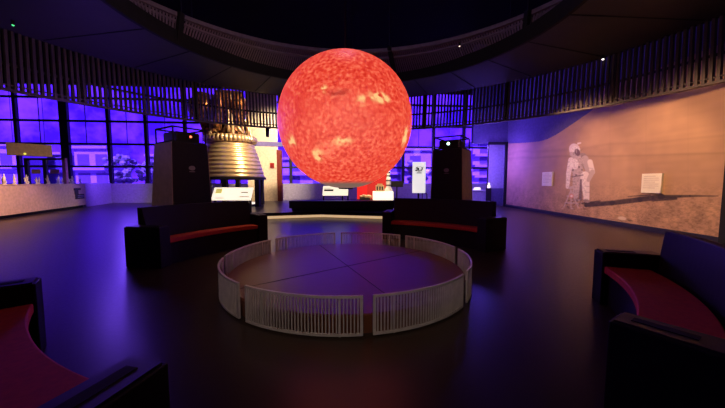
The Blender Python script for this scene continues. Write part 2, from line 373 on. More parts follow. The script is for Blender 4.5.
for dgr in (71, 160, 18, 190, 230, 275, 325):
    a = math.radians(dgr); r = Vector((math.cos(a), math.sin(a), 0))
    bq = r.dot(OT); tp = r * (bq + math.sqrt(bq * bq - OT.dot(OT) + RT * RT) - .1)
    MB().bar(r * (RO + .02) + Vector((0, 0, ZS)), tp + Vector((0, 0, ZT + .05)), .13, .1, up=r).build('bracket', M['matte'], drum)
    MB().bar(tp + Vector((0, 0, ZT)), tp + Vector((0, 0, 8.98)), .02).build('hanger_rod', M['matte'], drum)
lp = thing('round_ceiling_light', 'dim round light high in the dark ceiling above the globe', 'ceiling light', (at(360, 0, 9.4).x, 8.6, 7.0))
MB().lathe([(.0, .12), (.9, .12), (1.0, 0), (.8, -.06), (0, -.06)], 40).build('housing', M['soffit'], lp)
MB().lathe([(0, -.075), (.3, -.075), (.3, -.06)], 32).build('diffuser', mat('dim_lamp', (.5, .45, .4), .5, emit=(1, .8, .7), strength=.35), lp)
MB().tube((0, 0, .1), (0, 0, 2.0), .03).build('stem', M['matte'], lp)

# ------------------------------------------------------------------ the glowing globe
gc = at(345.5, 117, CY + .05); gc.z -= .075; GR = .935
def sun_material():
    m = bpy.data.materials.new('glowing_sun_print'); m.use_nodes = True; n = m.node_tree; b = n.nodes['Principled BSDF']; L = n.links.new
    t = n.nodes.new('ShaderNodeTexCoord')
    z1 = n.nodes.new('ShaderNodeTexNoise'); z1.inputs['Scale'].default_value = 24; z1.inputs['Detail'].default_value = 4; z1.inputs['Roughness'].default_value = .6
    z2 = n.nodes.new('ShaderNodeTexNoise'); z2.inputs['Scale'].default_value = 2.2; z2.inputs['Detail'].default_value = 3
    r1 = n.nodes.new('ShaderNodeValToRGB'); e = r1.color_ramp.elements
    e[0].position = .36; e[0].color = (.62, .018, .008, 1); e[1].position = .68; e[1].color = (1.0, .20, .10, 1)
    x = e.new(.5); x.color = (.86, .064, .032, 1)
    L(t.outputs['Object'], z1.inputs['Vector']); L(t.outputs['Object'], z2.inputs['Vector']); L(z1.outputs['Fac'], r1.inputs[0])
    prev = r1.outputs[0]
    def spot(px, py, rad, colr, amt, st=(1, 1, 1)):
        nonlocal prev
        r = ray(px, py).normalized(); oc = Vector((0, 0, EYE)) - gc; bq = oc.dot(r); dd = bq * bq - oc.dot(oc) + GR * GR
        h = oc + r * (-bq - math.sqrt(max(dd, 0)))
        vm = n.nodes.new('ShaderNodeVectorMath'); vm.operation = 'SUBTRACT'; vm.inputs[1].default_value = h
        vs = n.nodes.new('ShaderNodeVectorMath'); vs.operation = 'MULTIPLY'; vs.inputs[1].default_value = st
        ln = n.nodes.new('ShaderNodeVectorMath'); ln.operation = 'LENGTH'
        L(t.outputs['Object'], vm.inputs[0]); L(vm.outputs[0], vs.inputs[0]); L(vs.outputs[0], ln.inputs[0])
        mr = n.nodes.new('ShaderNodeMapRange'); mr.inputs['From Min'].default_value = 0; mr.inputs['From Max'].default_value = rad
        mr.inputs['To Min'].default_value = 1; mr.inputs['To Max'].default_value = 0; mr.interpolation_type = 'SMOOTHSTEP'
        L(ln.outputs['Value'], mr.inputs['Value'])
        na = n.nodes.new('ShaderNodeTexNoise'); na.inputs['Scale'].default_value = 13; na.inputs['Detail'].default_value = 6; L(t.outputs['Object'], na.inputs['Vector'])
        mb = n.nodes.new('ShaderNodeMapRange'); mb.inputs['From Min'].default_value = .38; mb.inputs['From Max'].default_value = .68
        L(na.outputs['Fac'], mb.inputs['Value'])
        mu = n.nodes.new('ShaderNodeMath'); mu.operation = 'MULTIPLY'; L(mr.outputs[0], mu.inputs[0]); L(mb.outputs[0], mu.inputs[1])
        m2 = n.nodes.new('ShaderNodeMath'); m2.operation = 'MULTIPLY'; m2.use_clamp = True; L(mu.outputs[0], m2.inputs[0]); m2.inputs[1].default_value = amt * 1.4
        mx = n.nodes.new('ShaderNodeMix'); mx.data_type = 'RGBA'; L(m2.outputs[0], mx.inputs['Factor']); L(prev, mx.inputs['A']); mx.inputs['B'].default_value = (*colr, 1)
        prev = mx.outputs['Result']
    YL = (1.0, .58, .22)
    spot(323, 89, .08, YL, 2.0); spot(380, 97, .15, YL, 2.4, (.7, 1, 1.5)); spot(291.6, 141, .12, YL, 1.6); spot(318, 155, .11, YL, 2.6)
    spot(342.5, 141, .11, YL, 1.5, (.6, 1, 1.5)); spot(405, 138, .13, YL, 2.0, (1.5, 1, .7)); spot(362, 100, .1, YL, 1.0); spot(327, 150, .2, (1, .26, .12), .8)
    spot(338, 92, .13, (.45, .02, .01), 1.6, (.6, 1, 2)); spot(360, 126, .3, (.7, .05, .03), .5); spot(298, 105, .3, (.7, .03, .015), .9)
    # unlit gather of cloth at the very bottom
    sx = n.nodes.new('ShaderNodeSeparateXYZ'); L(t.outputs['Object'], sx.inputs[0])
    mr = n.nodes.new('ShaderNodeMapRange'); mr.inputs['From Min'].default_value = -.885 * GR; mr.inputs['From Max'].default_value = -.93 * GR; L(sx.outputs['Z'], mr.inputs['Value'])
    mx = n.nodes.new('ShaderNodeMix'); mx.data_type = 'RGBA'; L(mr.outputs[0], mx.inputs['Factor']); L(prev, mx.inputs['A']); mx.inputs['B'].default_value = (.20, .12, .09, 1)
    L(mx.outputs['Result'], b.inputs['Emission Color']); b.inputs['Emission Strength'].default_value = 1.0
    b.inputs['Base Color'].default_value = (.75, .45, .4, 1); b.inputs['Roughness'].default_value = .45
    return m
gl = thing('glowing_globe', 'huge glowing orange red sun globe hanging over the round fenced platform', 'globe', gc)
MB().ball((0, 0, 0), GR, 96).build('globe_skin', sun_material(), gl, smooth=True)
MB().lathe([(0, -GR - .015), (.1, -GR - .01), (.12, -GR + .03)], 24).build('bottom_cap', M['black'], gl, smooth=True)
MB().tube((0, 0, GR - .02), (0, 0, 8.98 - gc.z), .010, n=8).build('suspension_cable', M['matte'], gl)

# ------------------------------------------------------------------ round platform and fence panels
pf = thing('round_platform', 'low round dark wooden platform inside the ring of fence panels', 'platform', (CX, CY, 0))
MB().lathe([(0, .18), (1.60, .18), (1.62, .165), (1.62, 0), (0, 0)], 96).build('platform_top', M['disc'], pf)
q = MB()
for k in range(2): 
    a = math.radians(38 + 75 * k); v = Vector((math.cos(a), math.sin(a), 0)) * 1.58; q.bar(-v + Vector((0, 0, .181)), v + Vector((0, 0, .181)), .008, .003)
q.build('seam', M['matte'], pf)
FR = 1.69; FH = .39
fp = thing('fence_panel', '', 'fence panel', (CX, CY, 0), 0, 'curved fence panels around the round platform')
HA = 20.1
q = MB(); q.arc(FR - .011, FR + .011, -HA, HA, .018, .040, 26); q.arc(FR - .011, FR + .011, -HA, HA, FH - .022, FH, 26)
for s_ in (-1, 1):
    a = s_ * HA; q.arc(FR - .011, FR + .011, a - .45, a + .45, .018, FH, 2)
q.build('frame', M['fence'], fp)
q = MB()
for k in range(1, 37):
    a = -HA + 2 * HA * k / 37; q.arc(FR - .007, FR + .007, a - .19, a + .19, .03, FH - .015, 1)
q.build('slats', M['fence'], fp)
for a in (-HA / 3 * 2, HA / 3 * 2):
    MB().arc(FR - .032, FR - .012, a - .35, a + .35, 0, FH - .01, 2).build('post', M['fence'], fp)
labs = ['fence panel nearest the viewer, left of the front gap', 'fence panel at front right with its pale slats facing the viewer', 'narrow looking fence panel at the far right of the ring',
        'fence panel along the right back curve before the right bench', 'back fence panel just right of the rear gap', 'back fence panel left of the rear gap under the globe',
        'curved fence panel in front of the left bench', 'dark fence panel at the near left turn of the ring']
angs = [-103.1 + 45 * k for k in range(8)]
for k in range(8):
    o = fp if k == 0 else copy_tree(fp); o.rotation_euler = (0, 0, math.radians(angs[k] - (.8 if k == 1 else 0))); o['label'] = labs[k]

# ------------------------------------------------------------------ curved benches
def bench(a0, a1, label, zb=.93, rb=3.62, za=.62, ra=3.95, lean=.2):
    t = thing('curved_bench', label, 'bench', (CX, CY, 0), 0, 'curved benches round the globe')
    R0 = 3.10
    MB().arc(R0 + .05, rb + .03, a0, a1, 0, .37, 30).build('seat_base', M['black'], t)
    MB().arc(R0, rb - .03 - lean, a0, a1, .37, .45, 30).build('seat_cushion', M['red'], t, bevel=.012)
    MB().arc(rb - .02 - lean, rb + .10, a0 - .3, a1 + .3, .0, zb, 30, r0t=rb + .03, r1t=rb + .12).build('backrest', M['black'], t, bevel=.008)
    for s_, a in ((-1, a0), (1, a1)):
        b0, b1 = (a - 3.9, a) if s_ < 0 else (a, a + 3.9)
        ar = MB().arc(R0 - .02, ra, b0, b1, 0, za, 6).build('armrest', M['black'], t, bevel=.008)
        MB().arc(R0, ra - .02, b0 + .3, b1 - .3, za, za + .012, 6).build('armrest_cap', M['cap'], ar)
        MB().arc(R0 + .06, R0 + .32, b0 + 1.4, b1 - 1.4, za + .012, za + .016, 6).build('slot', M['matte'], ar)
    return t
bench(132.4, 167.2, 'dark curved bench with red seat in front of the left pylon', .965, 3.60, .66, 3.74)
bench(34.5, 73, 'dark curved bench with red seat in front of the right pylon', .985, 3.60, .66, 3.74)
bench(-54, -18, 'near curved bench at right with blue lit backrest', .88, 3.60, .60, 3.66, .05)
bench(-140, -106, 'near curved bench at lower left, mostly in the dark', .88, 3.60, .60, 3.66, .05)

# ------------------------------------------------------------------ pylons with projectors in open cages
def pylon(ang, r0, label, plabel, led, glow):
    r0 += 0
    a = math.radians(ang); u = Vector((math.cos(a), math.sin(a), 0)); loc = Vector((CX, CY, 0)) + u * r0
    t = thing('projector_pylon', label, 'pylon', loc, a - PI / 2, 'dark pylons behind the rear benches')
    # local: -y faces the globe, x along the tangent
    w0, w1, d0, d1, h = .44, .37, 1.10, .80, 2.23
    B = [(-w0, 0), (w0, 0), (w0, d0), (-w0, d0)]; T = [(-w1, .04), (w1, .04), (w1, .04 + d1), (-w1, .04 + d1)]
    MB().prism([(x * .985, y * .97 + .015) for x, y in B], 0, h, top=[(x * .985, y * .97 + .015) for x, y in T]).build('body', M['black'], t)
    for s_ in (-1, 1):
        q = MB(); e = .012
        V = [(s_ * w0, .02, 0), (s_ * w0, d0 - .02, 0), (s_ * w1, d1 + .02, h), (s_ * w1, .06, h)]
        V2 = [(x + s_ * e, y, z) for x, y, z in V]
        q.add(V + V2, [(0, 1, 2, 3), (7, 6, 5, 4), (0, 1, 5, 4), (1, 2, 6, 5), (2, 3, 7, 6), (3, 0, 4, 7)]); q.build('side_panel', M['brown'], t)
    q = MB(); zt = 2.55; cw = w1 - .03
    C4 = [(-cw, .06), (cw, .06), (cw, .02 + d1), (-cw, .02 + d1)]
    for i in range(4):
        x, y = C4[i]; x2, y2 = C4[(i + 1) % 4]
        q.bar((x, y, h), (x, y, zt), .025); q.bar((x, y, zt), (x2, y2, zt), .03); q.bar((x, y, h + .02), (x2, y2, h + .02), .03)
    q.build('cage', M['matte'], t)
    # round grey emblem on the front
    q = MB(); z = 1.70; yy = .04 * z / h
    q.add([(.07 * math.cos(2 * PI * i / 20), yy - .006, z + .05 * math.sin(2 * PI * i / 20)) for i in range(20)], [tuple(range(20))])
    q.box((-.06, yy - .008, z - .085), (.06, yy - .003, z - .07)); q.build('emblem', mat('grey_emblem', (.22, .2, .2), .6), t)
    p = thing('projector', plabel, 'projector', loc, a - PI / 2, 'projectors on the pylons'); p.location.z = h + .035
    MB().box((-.25, .13, .0), (.25, .70, .21)).build('housing', M['black'], p, bevel=.02)
    MB().tube((.02, .13, .11), (.02, .07, .11), .055, .065, 20).build('lens_barrel', M['black'], p)
    MB().tube((.02, .069, .11), (.02, .062, .11), .034 if glow > 5 else .022, n=16).build('lens', mat('lens_glow', (.1, .1, .1), .2, emit=led, strength=glow), p)
pylon(147.0, 4.13, 'tall dark pylon with projector cage behind the left bench', 'black projector with a small red glow on the left pylon', (1, .12, .05), 5)
pylon(55.4, 4.13, 'tall dark pylon with projector cage behind the right bench', 'black projector with a greenish white glow on the right pylon', (.55, 1, .8), 9)

# ------------------------------------------------------------------ raised exhibit stage
ZG = .24
s0, s1, s2 = on_z(250, 220, 0), on_z(321, 217.5, 0), on_z(400, 220, 0)
s0.y = 11.0; s2.y = 11.0
st = thing('exhibit_stage', 'low dark stage with cream lit front edge behind the two rear benches', 'stage', (0, 0, 0))
poly = [(-6.6, 11.3), (s0.x, 11.0), (s1.x, 11.75), (s2.x, 11.0), (3.2, 10.8), (5.5, 12.5), (5.5, 20.5), (-9, 19.8), (-9, 13.5)]
def inset(P, dd): return [(x, y + dd) for x, y in P]
MB().prism(poly, ZG - .07, ZG).build('stage_top', M['floor'], st)
MB().prism([(x, y - .02) for x, y in poly[:4]] + [(x, y + .05) for x, y in reversed(poly[:4])], ZG - .1, ZG).build('stage_edge', M['black'], st)
MB().prism([(x, y + .06) for x, y in poly[:6]] + poly[6:], 0, ZG - .08).build('stage_front', M['cream'], st)
q = MB()
for a, b in zip(poly[:3], poly[1:4]): q.bar((a[0], a[1] + .03, ZG - .115), (b[0], b[1] + .03, ZG - .115), .03, .02)
q.build('led_strip', M['cream'], st)
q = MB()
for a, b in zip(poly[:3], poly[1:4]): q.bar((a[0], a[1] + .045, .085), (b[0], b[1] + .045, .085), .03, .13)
q.build('lit_fascia', mat('fascia_glow', (.9, .75, .5), .5, emit=(1.0, .66, .34), strength=.62), st)  # glow painted on the fascia in place of LED light washing it
lb = thing('low_bench', 'long low black bench standing on the stage below the globe', 'bench', (0, 12.0, ZG))
x0, x1 = at(289, 205, 12).x, at(396, 205, 12).x
MB().box((x0, 0, .10), (x1, .5, .40)).build('bench_top', M['black'], lb, bevel=.01)
MB().box((x0 + .1, .08, 0), (x1 - .1, .42, .10)).build('plinth', M['matte'], lb)

# ------------------------------------------------------------------ rocket engine on its stand
EX = at(232, 178, 14.6).x; EY = 14.6
en = thing('rocket_engine', 'big golden rocket engine with ribbed nozzle on a black stand', 'rocket engine', (EX, EY, ZG + .003))
zt_, zb_ = 3.28 - ZG, 1.62 - ZG
prof = []
N = 9
for k in range(N):
    for j in range(8):
        f = (k + j / 8) / N; r = 1.48 - .50 * f ** 1.25 + .0 ; r += .035 * (1 if j in (1, 2, 3) else 0) + .018 * (j in (0, 4))
        prof.append((r, zb_ + (zt_ - zb_) * f))
prof += [(.98, zt_), (.80, zt_ + .12), (.62, zt_ + .3)]
inner = [(r - .06, z) for r, z in reversed(prof)]
MB().lathe(prof + inner, 72).build('nozzle', M['gold'], en, smooth=True)
q = MB()
for i in range(40):                       # turbine exhaust manifold torus
    a0, a1 = 2 * PI * i / 40, 2 * PI * (i + 1) / 40
    q.tube((1.05 * math.cos(a0), 1.05 * math.sin(a0), zt_ + .12), (1.05 * math.cos(a1), 1.05 * math.sin(a1), zt_ + .12), .17, n=10)
q.build('exhaust_manifold', M['gold'], en, smooth=True)
MB().lathe([(.62, zt_ + .2), (.50, zt_ + .7), (.55, zt_ + 1.1), (.75, zt_ + 1.3), (.78, zt_ + 1.9), (.6, zt_ + 2.3), (0, zt_ + 2.35)], 40).build('combustion_chamber', M['copper'], en, smooth=True)
q = MB(); q.ball((-1.15, -.35, zt_ + 1.55), .62, 20, (1, .9, .95)); q.tube((-1.15, -.35, zt_ + 1.0), (-1.15, -.35, zt_ + 2.2), .38); q.tube((-1.1, -.3, zt_ + 1.0), (-.8, -.3, zt_ + .2), .22, .3)
q.build('turbopump', M['copper'], en, smooth=True)
q = MB(); q.ball((.62, -.55, zt_ + 1.5), .42, 18, (1, .9, 1.2)); q.tube((.62, -.55, zt_ + .7), (.62, -.55, zt_ + 2.2), .26); q.tube((-.3, -.75, zt_ + .5), (-.1, -.7, zt_ + 2.2), .2); q.build('gas_generator', M['copper'], en, smooth=True)
q = MB()
for k in range(34):
    a = random.uniform(0, 2 * PI); r = random.uniform(.5, .95); z = zt_ + random.uniform(.25, .5); b = a + random.uniform(-.9, .9)
    pp = Vector((r * math.cos(a), r * math.sin(a), z)); qq = Vector((.85 * math.cos(b), .85 * math.sin(b), z + random.uniform(.5, 1.4)))
    q.tube(pp, (pp + qq) / 2 + Vector((0, 0, .12)), .055, n=8); q.tube((pp + qq) / 2 + Vector((0, 0, .12)), qq, .055, n=8)
q.build('piping', M['gold'], en, smooth=True)
q = MB()
for k in range(5):
    a = 2 * PI * k / 5 + .2; c_, s_ = math.cos(a), math.sin(a)
    q.tube((.95 * c_, .95 * s_, zt_ + .2), (.72 * c_, .72 * s_, zt_ + 2.1), .07, n=8)
q.build('thrust_strut', M['gold'], en)
# stand is another thing: black ring and legs
sd = thing('engine_stand', 'black ring stand with thick legs carrying the golden rocket engine', 'stand', (EX, EY, ZG + .003))
MB().arc(1.38, 1.58, 0, 360, zb_ - .12, zb_ - .005, 60).build('ring', M['black'], sd)
for dgr in (-18, 42, 102, 162, 222, 282):
    a = math.radians(dgr); MB().bar((1.46 * math.cos(a), 1.46 * math.sin(a), 0), (1.46 * math.cos(a), 1.46 * math.sin(a), zb_ - .1), .24, .2).build('leg', M['black'], sd)
lb_ = thing('light_base', 'glowing white round base under the rocket engine', 'light base', (EX, EY, ZG + .003))
MB().lathe([(0, .0), (1.2, .0), (1.2, .10), (0, .10)], 48).build('base_disc', M['black'], lb_)
MB().lathe([(0, .13), (1.15, .13), (1.15, .10), (0, .10)], 48).build('glow_top', M['whitelit'], lb_)
# tall cream wall piece behind
c0, c1 = at(246, 150, 18.2).x, at(281, 150, 18.2).x
cw = thing('cream_panel_wall', 'tall cream partition with dark red edge behind the rocket engine', 'partition', (0, 18.2, ZG + .003))
MB().box((at(247, 150, 18.2).x, 0, 0), (c1 - .25, .25, 6.6)).build('panel', M['cream'], cw)
MB().box((c1 - .25, -.03, 0), (c1, .28, at(280, 150, 18.2).z - ZG)).build('edge_strip', mat('dark_red_edge', (.2, .03, .02), .6), cw)
MB().box((at(270, 165, 18.15).x, -.03, at(270, 168, 18.15).z - ZG), (at(274, 165, 18.15).x, 0, at(270, 163, 18.15).z - ZG)).build('red_notice', M['redpanel'], cw)
bm_ = MB(); p, q_ = at(249, 143.5, 16.6), at(298, 145, 16.6)
tag(MB().bar(p, q_, .2, .24).build('blue_beam', mat('blue_beam_paint', (.2, .18, .5), .5)), 'horizontal blue beam crossing the cream partition beside the engine', 'beam')
sp = thing('hanging_speaker', 'small black speaker hanging under the slatted screen right of the engine', 'speaker', at(267.5, 133.5, 11.97))
MB().box((-.05, -.05, -.13), (.05, .05, .13)).build('cabinet', M['black'], sp)
MB().box((-.06, -.05, .10), (.06, .05, 3.512 - at(267.5, 133.5, 11.97).z)).build('bracket', M['black'], sp)

# ------------------------------------------------------------------ exhibit panels, banner, model table
def info_panel(px0, px1, ytop, ybot, Y, label, z0, legs, marks):
    a = at(px0, ybot, Y); b = at(px1, ybot, Y); tz = at(px0, ytop, Y + .25).z
    w = (b.x - a.x) / 2; t = thing('info_panel', label, 'information panel', ((a.x + b.x) / 2, Y, z0), 0)
    h0 = a.z - z0; h1 = tz - z0
    q = MB(); q.add([(-w, 0, h0), (w, 0, h0), (w, .25, h1), (-w, .25, h1), (-w, .02, h0 - .03), (w, .02, h0 - .03), (w, .27, h1 - .03), (-w, .27, h1 - .03)],
                    [(0, 1, 2, 3), (7, 6, 5, 4), (0, 1, 5, 4), (1, 2, 6, 5), (2, 3, 7, 6), (3, 0, 4, 7)]); q.build('board', M['whitelit'], t)
    for lx in legs:
        MB().box((lx * w - .03, .12, 0), (lx * w + .03, .18, (h0 + h1) / 2 - .03)).build('leg', M['black'], t)
    def P(u, v, e=.006): return (-w + 2 * w * u, .25 * v - e, h0 + (h1 - h0) * v + .002)
    for (u0, u1, v0, v1, mm) in marks:
        MB().add([P(u0, v0), P(u1, v0), P(u1, v1), P(u0, v1)], [(0, 1, 2, 3)]).build('printed_mark', mm, t)
info_panel(211, 250.5, 187.5, 199.5, 9.0, 'wide glowing white information panel in front of the rocket engine', ZG - .24, (-.9, .9),
           [(.06, .22, .5, .9, mat('yellow_print', (.9, .75, .2), .6, emit=(1, .8, .2), strength=.6)), (.72, .9, .55, .62, M['ink']), (.70, .95, .2, .25, M['ink']), (.1, .3, .1, .14, M['ink'])])
info_panel(322.5, 348, 186, 195, 13.2, 'small white information panel on thin legs below the globe', ZG, (-.95, .55, .98),
           [(.05, .42, .42, .62, M['ink']), (.05, .3, .72, .76, M['ink'])])
rp = thing('red_display_panel', 'bright red display wall behind the white rocket model table', 'display panel', (0, 15.2, ZG))
x0, x1, zt2 = at(357, 180, 15.2).x, at(389, 180, 15.2).x, at(370, 160, 15.2).z - ZG
M['redglow'] = mat('emissive_red', (.4, .01, .008), .6, emit=(.9, .006, .01), strength=.6)  # red with an even emission of its own
MB().box((x0, 0, 0), (x0 + (x1 - x0) * .32, .1, zt2)).build('bright_panel', M['redglow'], rp)
MB().box((x0 + (x1 - x0) * .32, .03, 0), (x1, .13, zt2 + .3)).build('dark_panel', mat('deep_red_glow', (.35, .01, .008), .6, emit=(.35, .003, .004), strength=.7), rp)  # emission put into the colour to strengthen the red, panel is no lamp
MB().box((x0, -.35, 0), (x1 + .1, 0, .30)).build('low_plinth', mat('dark_red_plinth', (.14, .015, .01), .5), rp)
tb = thing('model_table', 'cream lit table carrying the white rocket model', 'table', (at(383, 190, 14.3).x, 14.1, ZG))
tw = (at(394, 190, 14.3).x - at(374, 190, 14.3).x) / 2; th = at(384, 191.5, 14.3).z - ZG
TH = th
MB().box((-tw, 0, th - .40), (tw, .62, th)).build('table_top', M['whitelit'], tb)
MB().box((-tw + .05, .05, 0), (tw - .05, .57, th - .40)).build('table_base', M['matte'], tb)
zz = ZG + TH + .003
rk = thing('rocket_model', 'white rocket model with black bands standing on the cream table', 'model', (at(388.5, 185, 14.4).x, 14.4, zz))
hh = at(388, 165.5, 14.4).z - zz
MB().lathe([(.0, 0), (.17, 0), (.14, .16), (.12, .18), (.12, hh * .48), (.09, hh * .56), (.09, hh * .72), (.05, hh * .8), (.03, hh * .9), (.008, hh), (0, hh)], 20).build('hull', M['white'], rk, smooth=False)
q = MB()
for f, r in ((.22, .124), (.40, .124), (.58, .094), (.70, .094)): q.lathe([(r, hh * f), (r, hh * f + .05)], 20)
q.build('black_band', M['ink'], rk)
for k in range(4):
    a = PI / 2 * k + .4; MB().bar((.12 * math.cos(a), .12 * math.sin(a), .08), (.21 * math.cos(a), .21 * math.sin(a), .065), .02, .12).build('fin', M['white'], rk)
tm = thing('tower_model', 'boxy tan launch building model beside the white rocket model', 'model', (at(382.8, 188, 14.35).x, 14.35, zz))
MB().box((-.34, -.12, 0), (.06, .12, .30)).box((-.26, -.1, .30), (-.02, .1, .37)).build('building_block', M['tan'], tm)
q = MB()
for k in range(3): q.box((-.30 + .12 * k, -.128, .06), (-.23 + .12 * k, -.12, .24))
q.build('opening', M['ink'], tm)
rm = thing('rock_model', 'small tan rocky landform model left of the cream table', 'model', (at(365, 192, 14.5).x, 14.5, ZG + .002))
q = MB()
for k in range(5): q.ball((-.17 + .1 * k, 0, .45 + .03 * (k % 2)), .09 + .02 * (k % 3), 10, (1, 1, .8))
q.build('rocks', M['tan'], rm); MB().box((-.26, -.1, 0), (.24, .12, .40)).build('pedestal', M['matte'], rm)
mo = thing('monitor_screen', 'dark monitor on a post right of the red display', 'monitor', (at(397, 184, 14.8).x, 14.8, ZG))
zc = at(397, 184, 14.8).z - ZG
MB().box((-.3, 0, zc - .15), (.3, .06, zc + .15)).build('screen', M['black'], mo); MB().box((-.03, .02, 0), (.03, .06, zc - .15)).build('post', M['black'], mo)
MB().box((-.2, -.1, 0), (.2, .15, .03)).build('foot', M['black'], mo)
bn = thing('standing_banner', 'tall white banner with black globe swirl logo left of the right pylon', 'banner', (at(419, 180, 14).x, 14.0, ZG))
bw = (at(425.5, 180, 14).x - at(412.5, 180, 14).x) / 2; b0, b1 = at(419, 193, 14).z - ZG, at(419, 162, 14).z - ZG
MB().box((-bw, 0, b0), (bw, .03, b1)).build('cloth', mat('banner_white_glow', (.85, .85, .85), .6, emit=(1, .95, .95), strength=.8), bn)  # cloth glow stands in for light falling on the banner
MB().box((-bw, -.12, 0), (bw, .15, .08)).box((-.03, .03, .08), (.03, .07, b0 + .2)).build('foot', M['black'], bn)
q = MB(); zc = at(419, 169, 14).z - ZG
for k in range(26):
    a0, a1 = 2 * PI * k / 26, 2 * PI * (k + 1) / 26
    if 5 < k < 8: continue
    th1 = .022 + .02 * math.sin(a0 * 1 + 2) ** 2
    q.bar((.15 * math.cos(a0), -.006, zc + .11 * math.sin(a0)), (.15 * math.cos(a1), -.006, zc + .11 * math.sin(a1)), .006, th1)
for k in range(12):
    f0, f1 = k / 12, (k + 1) / 12
    g = lambda f: (-.2 + .4 * f, -.006, zc - .06 + .16 * f - .10 * math.sin(PI * f))
    q.bar(g(f0), g(f1), .006, .03)
q.box((-.1, -.008, zc - .06), (.0, -.002, zc + .06))
q.build('globe_logo', M['ink'], bn); MB().box((-.12, -.008, zc - .20), (.12, -.002, zc - .16)).build('logo_lettering', M['ink'], bn)
hr = thing('hand_rail', 'short dark stair rail right of the white banner', 'rail', (at(422, 190, 15).x, 15, ZG))
MB().bar((-.2, 0, .85), (.25, 0, .55), .04).bar((-.2, 0, .0), (-.2, 0, .85), .04).bar((.25, 0, 0), (.25, 0, .55), .04).bar((.02, 0, 0), (.02, 0, .7), .03).build('rail_frame', M['frame'], hr)

# ------------------------------------------------------------------ counter, models on it, sign
ca, cb = Vector((-11.5, 5.8, 0)), Vector((-15.45, 16.75, 0)); cd = (cb - ca).normalized(); cn = Vector((cd.y, -cd.x, 0))   # towards the room
ct = thing('long_counter', 'long pale counter with a row of small white models on top', 'counter', ca)
CL = (cb - ca).length; CZ = 1.30
def cp(s_, d_): return (cd * s_ + cn * d_)
MB().prism([cp(0, 0), cp(CL, 0), cp(CL, -.9), cp(0, -.9)], .14, CZ - .03).build('counter_body', M['counter'], ct)
MB().prism([cp(0, .02), cp(CL + .02, .02), cp(CL + .02, -.92), cp(0, -.92)], CZ - .03, CZ).build('counter_top', M['counter'], ct)
MB().prism([cp(0, -.12), cp(CL - .1, -.12), cp(CL - .1, -.8), cp(0, -.8)], 0, .14).build('toe_kick', M['matte'], ct)
# black signal on the end of the front
def counter_s(px):      # distance along the counter front seen at column px
    k = (px - 362.5) / F; # x = k*y ; ca+cd*s
    return (k * ca.y - ca.x) / (cd.x - k * cd.y)
sg = thing('counter_sign', 'black block sign on the far end of the pale counter front', 'sign', ca + cd * counter_s(74))
sl = counter_s(83.5) - counter_s(74); Yc = (ca + cd * counter_s(78)).y
def zc_(py): return at(78, py, Yc).z
q = MB()
q.prism([cp(0, .03), cp(sl * .66, .03), cp(sl * .66, .001), cp(0, .001)], zc_(190.2), zc_(188))
q.prism([cp(0.05, .03), cp(sl * .40, .03), cp(sl * .40, .001), cp(.05, .001)], zc_(194.5), zc_(190.2))
q.prism([cp(.08, .03), cp(sl, .03), cp(sl, .001), cp(.08, .001)], zc_(199), zc_(194.2))
q.build('sign_block', M['ink'], sg)
q = MB()
for yy in (195.6, 197.2): q.prism([cp(sl * .3, .034), cp(sl * .95, .034), cp(sl * .95, .03), cp(sl * .3, .03)], zc_(yy + .35), zc_(yy - .2))
q.build('sign_stripe', mat('grey_stripe', (.35, .33, .5), .6), sg)
fig = thing('model_figure', 'small white model standing in the row on the pale counter', 'model', (0, 0, 0), 0, 'small white models on the counter')
MB().lathe([(.05, 0), (.05, .02), (.015, .03), (.026, .10), (.034, .17), (.02, .25), (0, .34)], 10).build('figure_body', M['white'], fig)
q = MB(); q.bar((-.03, 0, .12), (-.10, 0, .20), .02, .02); q.bar((.03, 0, .12), (.09, 0, .05), .02, .02); q.build('figure_wing', M['white'], fig)
k = 0; s_ = 1.0; variants = ['upright', 'leaning left', 'leaning right', 'taller']
fx = [1.2, 4.2, 8.6, 11, 13.5, 16, 20, 24, 27, 32, 35, 38.5, 42, 45.5, 50, 53, 56, 59.5, 62, 66.5, 72, 75, 78.5, 81.5, 84.5]
where = {0: 'at the left edge of the photo', 24: 'at the far end by the black sign', 8: 'below the tan hanging box', 19: 'just left of the black sign'}
for i, px in enumerate(fx):
    o = fig if i == 0 else copy_tree(fig)
    p = ca + cd * counter_s(px) + cn * (-.16 - .1 * (i % 3)); o.location = (p.x, p.y, CZ + (.017 if i % 4 in (1, 2) else .004))
    lean = [.05, -.3, .32, 0][i % 4]; sc = [1, .9, 1.05, 1.3][i % 4]; o.scale = (sc, sc, sc); o.rotation_euler = (0, lean, random.uniform(-.3, .3) - .3)
    ordn = ['first', 'second', 'third', 'fourth', 'fifth', 'sixth', 'seventh', 'eighth', 'ninth', 'tenth', 'eleventh', 'twelfth', 'thirteenth', 'fourteenth', 'fifteenth', 'sixteenth', 'seventeenth', 'eighteenth', 'nineteenth', 'twentieth', 'twenty-first', 'twenty-second', 'twenty-third', 'twenty-fourth', 'twenty-fifth'][i]
    o['label'] = 'small white model %s, %s from the left in the row on the pale counter' % (variants[i % 4], ordn)
# hanging tan box
hb = thing('hanging_box_sign', 'tan box sign hanging above the poster doors at left', 'sign', at(30, 150, 17.0), math.radians(48))
hw = .86; hz = (at(30, 144, 17).z - at(30, 156, 17).z) / 2
MB().box((-hw, -.15, -hz), (hw, .15, hz)).build('box', M['tan'], hb)
for sx in (-.7, .7): MB().tube((sx * hw, 0, hz), (sx * hw, 0, 9 - hb.location.z), .015, n=6).build('hanging_rod', M['matte'], hb)
MB().tube((-.2, -.15, -hz + .1), (-.2, -.18, -hz + .1), .05, n=12).build('indicator_lamp', mat('yellow_lamp', (.8, .8, .1), .5, emit=(.9, .9, .1), strength=1.0), hb)
